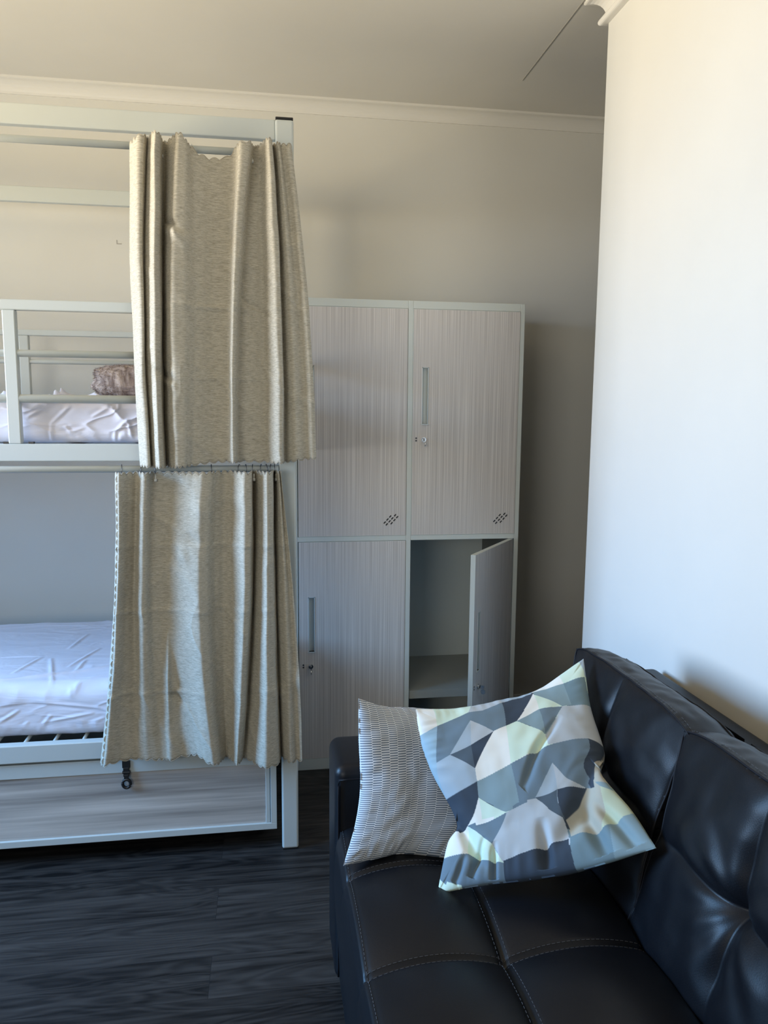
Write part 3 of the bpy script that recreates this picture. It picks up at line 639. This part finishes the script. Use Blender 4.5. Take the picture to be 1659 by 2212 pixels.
PAT= [('C', [(0.0, 0.0), (0.092, 0.0), (0.092, 0.158), (0.0, 0.192)]), ('M', [(0.092, 0.0), (0.317, 0.008), (0.275, 0.1), (0.092, 0.15)]), ('G', [(0.317, 0.008), (0.5, 0.0), (0.492, 0.075), (0.358, 0.117), (0.275, 0.1)]), ('L', [(0.5, 0.0), (0.742, 0.0), (0.692, 0.058), (0.492, 0.075)]), ('A', [(0.0, 0.192), (0.092, 0.15), (0.042, 0.442), (0.0, 0.5)]), ('B', [(0.092, 0.15), (0.275, 0.1), (0.283, 0.192), (0.125, 0.4), (0.042, 0.442)]), ('B', [(0.283, 0.192), (0.275, 0.1), (0.358, 0.117), (0.492, 0.075), (0.467, 0.292), (0.392, 0.308)]), ('D', [(0.492, 0.075), (0.717, 0.05), (0.533, 0.275), (0.467, 0.292)]), ('L', [(0.275, 0.183), (0.258, 0.358), (0.125, 0.4)]), ('G', [(0.275, 0.183), (0.392, 0.308), (0.258, 0.358)]), ('E', [(0.125, 0.4), (0.258, 0.358), (0.258, 0.5)]), ('D', [(0.258, 0.358), (0.392, 0.308), (0.258, 0.5)]), ('L', [(0.042, 0.442), (0.125, 0.4), (0.258, 0.5), (0.25, 0.55), (0.0, 0.608), (0.017, 0.542)]), ('A', [(0.0, 0.458), (0.042, 0.442), (0.017, 0.542), (0.0, 0.608)]), ('D', [(0.0, 0.608), (0.25, 0.55), (0.225, 0.608), (0.092, 0.725), (0.0, 0.7)]), ('C', [(0.392, 0.308), (0.467, 0.292), (0.467, 0.517), (0.25, 0.55), (0.258, 0.5)]), ('M', [(0.467, 0.292), (0.533, 0.275), (0.683, 0.408), (0.692, 0.483), (0.467, 0.517)]), ('C', [(0.708, 0.075), (0.675, 0.225), (0.533, 0.275)]), ('M', [(0.708, 0.075), (0.825, 0.233), (0.675, 0.225)]), ('S', [(0.533, 0.275), (0.675, 0.225), (0.683, 0.4)]), ('B', [(0.675, 0.225), (0.825, 0.233), (0.683, 0.4)]), ('C', [(0.717, 0.0), (0.875, 0.0), (0.883, 0.083), (0.725, 0.033)]), ('M', [(0.875, 0.0), (0.992, 0.0), (0.992, 0.1), (0.883, 0.083)]), ('L', [(0.975, 0.0), (1.0, 0.0), (1.0, 0.092)]), ('S', [(0.725, 0.033), (0.883, 0.083), (0.892, 0.233), (0.825, 0.233), (0.708, 0.075)]), ('T', [(0.883, 0.083), (0.992, 0.1), (1.0, 0.258), (0.883, 0.242)]), ('G', [(0.825, 0.233), (1.0, 0.258), (1.0, 0.483), (0.692, 0.483), (0.683, 0.408)]), ('S', [(0.25, 0.55), (0.467, 0.517), (0.492, 0.667), (0.4, 0.692), (0.225, 0.608)]), ('B', [(0.467, 0.517), (0.917, 0.458), (0.975, 0.675), (0.908, 0.717), (0.708, 0.558), (0.592, 0.667), (0.492, 0.675)]), ('D', [(0.917, 0.458), (1.0, 0.483), (1.0, 0.7), (0.942, 0.717)]), ('L', [(0.708, 0.558), (0.75, 0.667), (0.592, 0.667)]), ('G', [(0.708, 0.558), (0.908, 0.717), (0.75, 0.667)]), ('E', [(0.592, 0.667), (0.75, 0.667), (0.75, 0.783)]), ('D', [(0.75, 0.667), (0.908, 0.717), (0.758, 0.792)]), ('C', [(0.225, 0.608), (0.208, 0.7), (0.092, 0.725)]), ('M', [(0.225, 0.608), (0.4, 0.7), (0.208, 0.7)]), ('B', [(0.108, 0.733), (0.4, 0.7), (0.317, 0.842)]), ('G', [(0.4, 0.7), (0.592, 0.675), (0.75, 0.783), (0.742, 0.867), (0.592, 0.892), (0.392, 0.925), (0.317, 0.842)]), ('D', [(0.392, 0.925), (0.592, 0.892), (0.742, 0.867), (0.742, 0.95), (0.742, 1.0), (0.525, 1.0), (0.392, 1.0)]), ('C', [(0.0, 0.825), (0.092, 0.725), (0.158, 0.875), (0.0, 0.9)]), ('M', [(0.092, 0.725), (0.317, 0.842), (0.392, 0.933), (0.258, 0.9), (0.158, 0.875)]), ('B', [(0.0, 0.9), (0.158, 0.875), (0.258, 0.9), (0.392, 0.933), (0.392, 1.0), (0.192, 1.0), (0.0, 0.958)]), ('M', [(0.0, 0.958), (0.1, 1.0), (0.0, 1.0)]), ('K', [(0.908, 0.717), (0.967, 0.75), (0.875, 0.883), (0.758, 0.858), (0.758, 0.792)]), ('N', [(0.967, 0.75), (1.0, 0.775), (1.0, 0.867), (0.875, 0.883)]), ('K', [(0.975, 0.675), (1.0, 0.592), (1.0, 0.75), (0.958, 0.725)]), ('S', [(0.958, 0.725), (1.0, 0.75), (1.0, 0.783), (0.967, 0.75)]), ('T', [(0.75, 0.858), (0.875, 0.883), (0.908, 0.875), (0.875, 1.0), (0.742, 1.0)]), ('S', [(0.908, 0.875), (1.0, 0.867), (1.0, 1.0), (0.875, 1.0)])]
def surf(G, us, vs):
    P = [[Vector(p) for p in r] for r in G]
    def fn(u, v):
        return spl(us, [spl(vs, [P[j][i] for j in range(len(vs))], v) for i in range(len(us))], u)
    return fn
US = [0, .25, .5, .75, 1]
def throw(name, G, vs, N, T, m, label, folds, colour=None, seed=0):
    base = surf(G, US, vs)
    grid = [[base(i/N, j/N) for i in range(N+1)] for j in range(N+1)]
    def nrm(i, j):
        a = grid[j][min(N, i+1)]-grid[j][max(0, i-1)]; b = grid[min(N, j+1)][i]-grid[max(0, j-1)][i]
        return a.cross(b).normalized()
    cen = -1 if nrm(N//2, N//2).y > 0 else 1
    me = bpy.data.meshes.new(name); V = []; F = []; UV = []
    cols = []
    for side in (1, -1):
        for j in range(N+1):
            for i in range(N+1):
                u, v = i/N, j/N; e = max(0, math.sin(math.pi*u))*max(0, math.sin(math.pi*v))
                t = T*(e**.42)*(1 if side > 0 else .75)
                b = min(u, 1-u, v, 1-v)
                t += (.0045*noise.noise(Vector((u*5, v*5, seed)))+.002*noise.noise(Vector((u*12, v*12, seed))))*min(1, b*8)
                # puckers running in from the seams
                k = (u if min(v, 1-v) < min(u, 1-u) else v)
                t += .004*noise.noise(Vector((k*22, seed, 1.3)))*math.exp(-((b-.05)/.05)**2)
                if side > 0:
                    for (fu, fv, du, dv, w, L, amp) in folds:
                        l = math.hypot(du, dv); a = ((u-fu)*du+(v-fv)*dv)/l; c = ((u-fu)*-dv+(v-fv)*du)/l
                        if 0 <= a <= 1.2*L: t += amp*math.exp(-(c/w)**2)*max(0, math.sin(math.pi*min(1, (a+.05)/(L+.05))))
                V.append(tuple(grid[j][i]+nrm(i, j)*cen*t*side)); UV.append((u, v)); cols.append((u, v))
    M = (N+1)*(N+1)
    for s_ in (0, 1):
        for j in range(N):
            for i in range(N):
                a = s_*M+j*(N+1)+i; F.append((a, a+1, a+N+2, a+N+1) if (s_ == 0) else (a, a+N+1, a+N+2, a+1))
    def q(i, j): return j*(N+1)+i
    for i in range(N):
        F.append((q(i, 0), M+q(i, 0), M+q(i+1, 0), q(i+1, 0))); F.append((q(i+1, N), M+q(i+1, N), M+q(i, N), q(i, N)))
        F.append((q(0, i+1), M+q(0, i+1), M+q(0, i), q(0, i))); F.append((q(N, i), M+q(N, i), M+q(N, i+1), q(N, i+1)))
    me.from_pydata(V, [], F)
    bm = bmesh.new(); bm.from_mesh(me); bmesh.ops.recalc_face_normals(bm, faces=bm.faces); bm.to_mesh(me); bm.free()
    uvl = me.uv_layers.new(name='UVMap')
    for lp in me.loops: uvl.data[lp.index].uv = UV[lp.vertex_index]
    if colour:
        ca = me.color_attributes.new('Print', 'FLOAT_COLOR', 'POINT')
        for k, (u, v) in enumerate(cols): ca.data[k].color = (*colour(u, v), 1)
    o = link(name, me, m, None, True)
    return tag(o, label, 'cushion', 'throw cushions on the sofa')
def s2l(c): return tuple(((x/255)/12.92 if x/255 < .04045 else (((x/255)+.055)/1.055)**2.4) for x in c)
PALC = {k: s2l(v) for k, v in dict(C=(228, 224, 214), M=(205, 220, 200), G=(176, 180, 182), L=(160, 172, 180), A=(148, 172, 184), B=(104, 120, 130), D=(50, 60, 72), E=(76, 88, 98), S=(128, 147, 151), T=(108, 128, 134), K=(172, 166, 150), N=(184, 190, 162)).items()}
BOX = [(k, p, min(a for a, b in p), max(a for a, b in p), min(b for a, b in p), max(b for a, b in p)) for k, p in PAT]
def print_colour(u, v):
    for k, p, a0, a1, b0, b1 in reversed(BOX):
        if u < a0 or u > a1 or v < b0 or v > b1: continue
        ins = False; n = len(p); j = n-1
        for i in range(n):
            (xi, yi), (xj, yj) = p[i], p[j]
            if (yi > v) != (yj > v) and u < (xj-xi)*(v-yi)/(yj-yi)+xi: ins = not ins
            j = i
        if ins: return PALC[k]
    best = None; bd = 9
    for k, p, *_ in BOX:
        for (a, b) in p:
            d = (a-u)**2+(b-v)**2
            if d < bd: bd = d; best = k
    return PALC[best]
geo_m = mat('printed_cotton', (.5, .5, .5), .85); N_, L_, B_ = nodes(geo_m)
at = N_.new('ShaderNodeAttribute'); at.attribute_name = 'Print'; L_.new(at.outputs['Color'], B_.inputs['Base Color'])
tc = N_.new('ShaderNodeTexCoord'); nz = N_.new('ShaderNodeTexNoise'); nz.inputs['Scale'].default_value = 900; L_.new(tc.outputs['Object'], nz.inputs[0])
bp = N_.new('ShaderNodeBump'); bp.inputs['Strength'].default_value = .15; bp.inputs['Distance'].default_value = .0006; L_.new(nz.outputs[0], bp.inputs['Height']); L_.new(bp.outputs[0], B_.inputs['Normal'])
# woven stripe: columns of short dashes, neighbouring columns half a step apart
st_m = mat('woven_dash_stripe', (.6, .6, .6), .85); N_, L_, B_ = nodes(st_m)
tc = N_.new('ShaderNodeTexCoord'); sp = N_.new('ShaderNodeSeparateXYZ'); L_.new(tc.outputs['UV'], sp.inputs[0])
def M_(op, a, b=None, c=None):
    n = N_.new('ShaderNodeMath'); n.operation = op
    for i, x in enumerate((a, b, c)):
        if x is None: continue
        if isinstance(x, (int, float)): n.inputs[i].default_value = x
        else: L_.new(x, n.inputs[i])
    return n.outputs[0]
colu = M_('MULTIPLY', sp.outputs[0], 16); fl = M_('FLOOR', colu); fr = M_('FRACT', colu)
par = M_('MULTIPLY', M_('MODULO', fl, 2), .5); rows_ = M_('ADD', M_('MULTIPLY', sp.outputs[1], 72), par)
stripe = M_('GREATER_THAN', M_('FRACT', rows_), .52); inside = M_('MULTIPLY', M_('GREATER_THAN', fr, .02), M_('LESS_THAN', fr, .98))
mask = M_('MULTIPLY', stripe, inside)
mx = N_.new('ShaderNodeMix'); mx.data_type = 'RGBA'; mx.inputs[6].default_value = (.60, .60, .60, 1); mx.inputs[7].default_value = (.13, .16, .20, 1)
L_.new(mask, mx.inputs[0]); L_.new(mx.outputs[2], B_.inputs['Base Color'])
throw('throw_cushion', GA, [0, .25, .5, .75, 1], 150, .052, st_m, 'grey and white dash-striped cushion leaning on the sofa armrest behind the patterned one', [], None, 3.3)
throw('throw_cushion', GB, [0, .25, .5, .7, .85, 1], 440, .055, geo_m, 'geometric triangle-print cushion in blue, grey and mint slumped on the sofa seat',
      [(.0, .70, .34, .28, .035, .42, -.022), (1.0, .66, -.30, .22, .04, .42, -.026), (.52, .62, .30, -.36, .022, .42, -.014), (.62, .98, .0, -.2, .03, .22, -.018), (.86, .98, -.02, -.2, .025, .25, -.020), (.95, .98, -.05, -.25, .02, .22, -.016), (.20, .97, .05, -.16, .02, .18, -.014), (.33, .99, .0, -.15, .018, .16, -.016), (.10, .98, .05, -.1, .018, .12, -.010)], print_colour, 8.8)
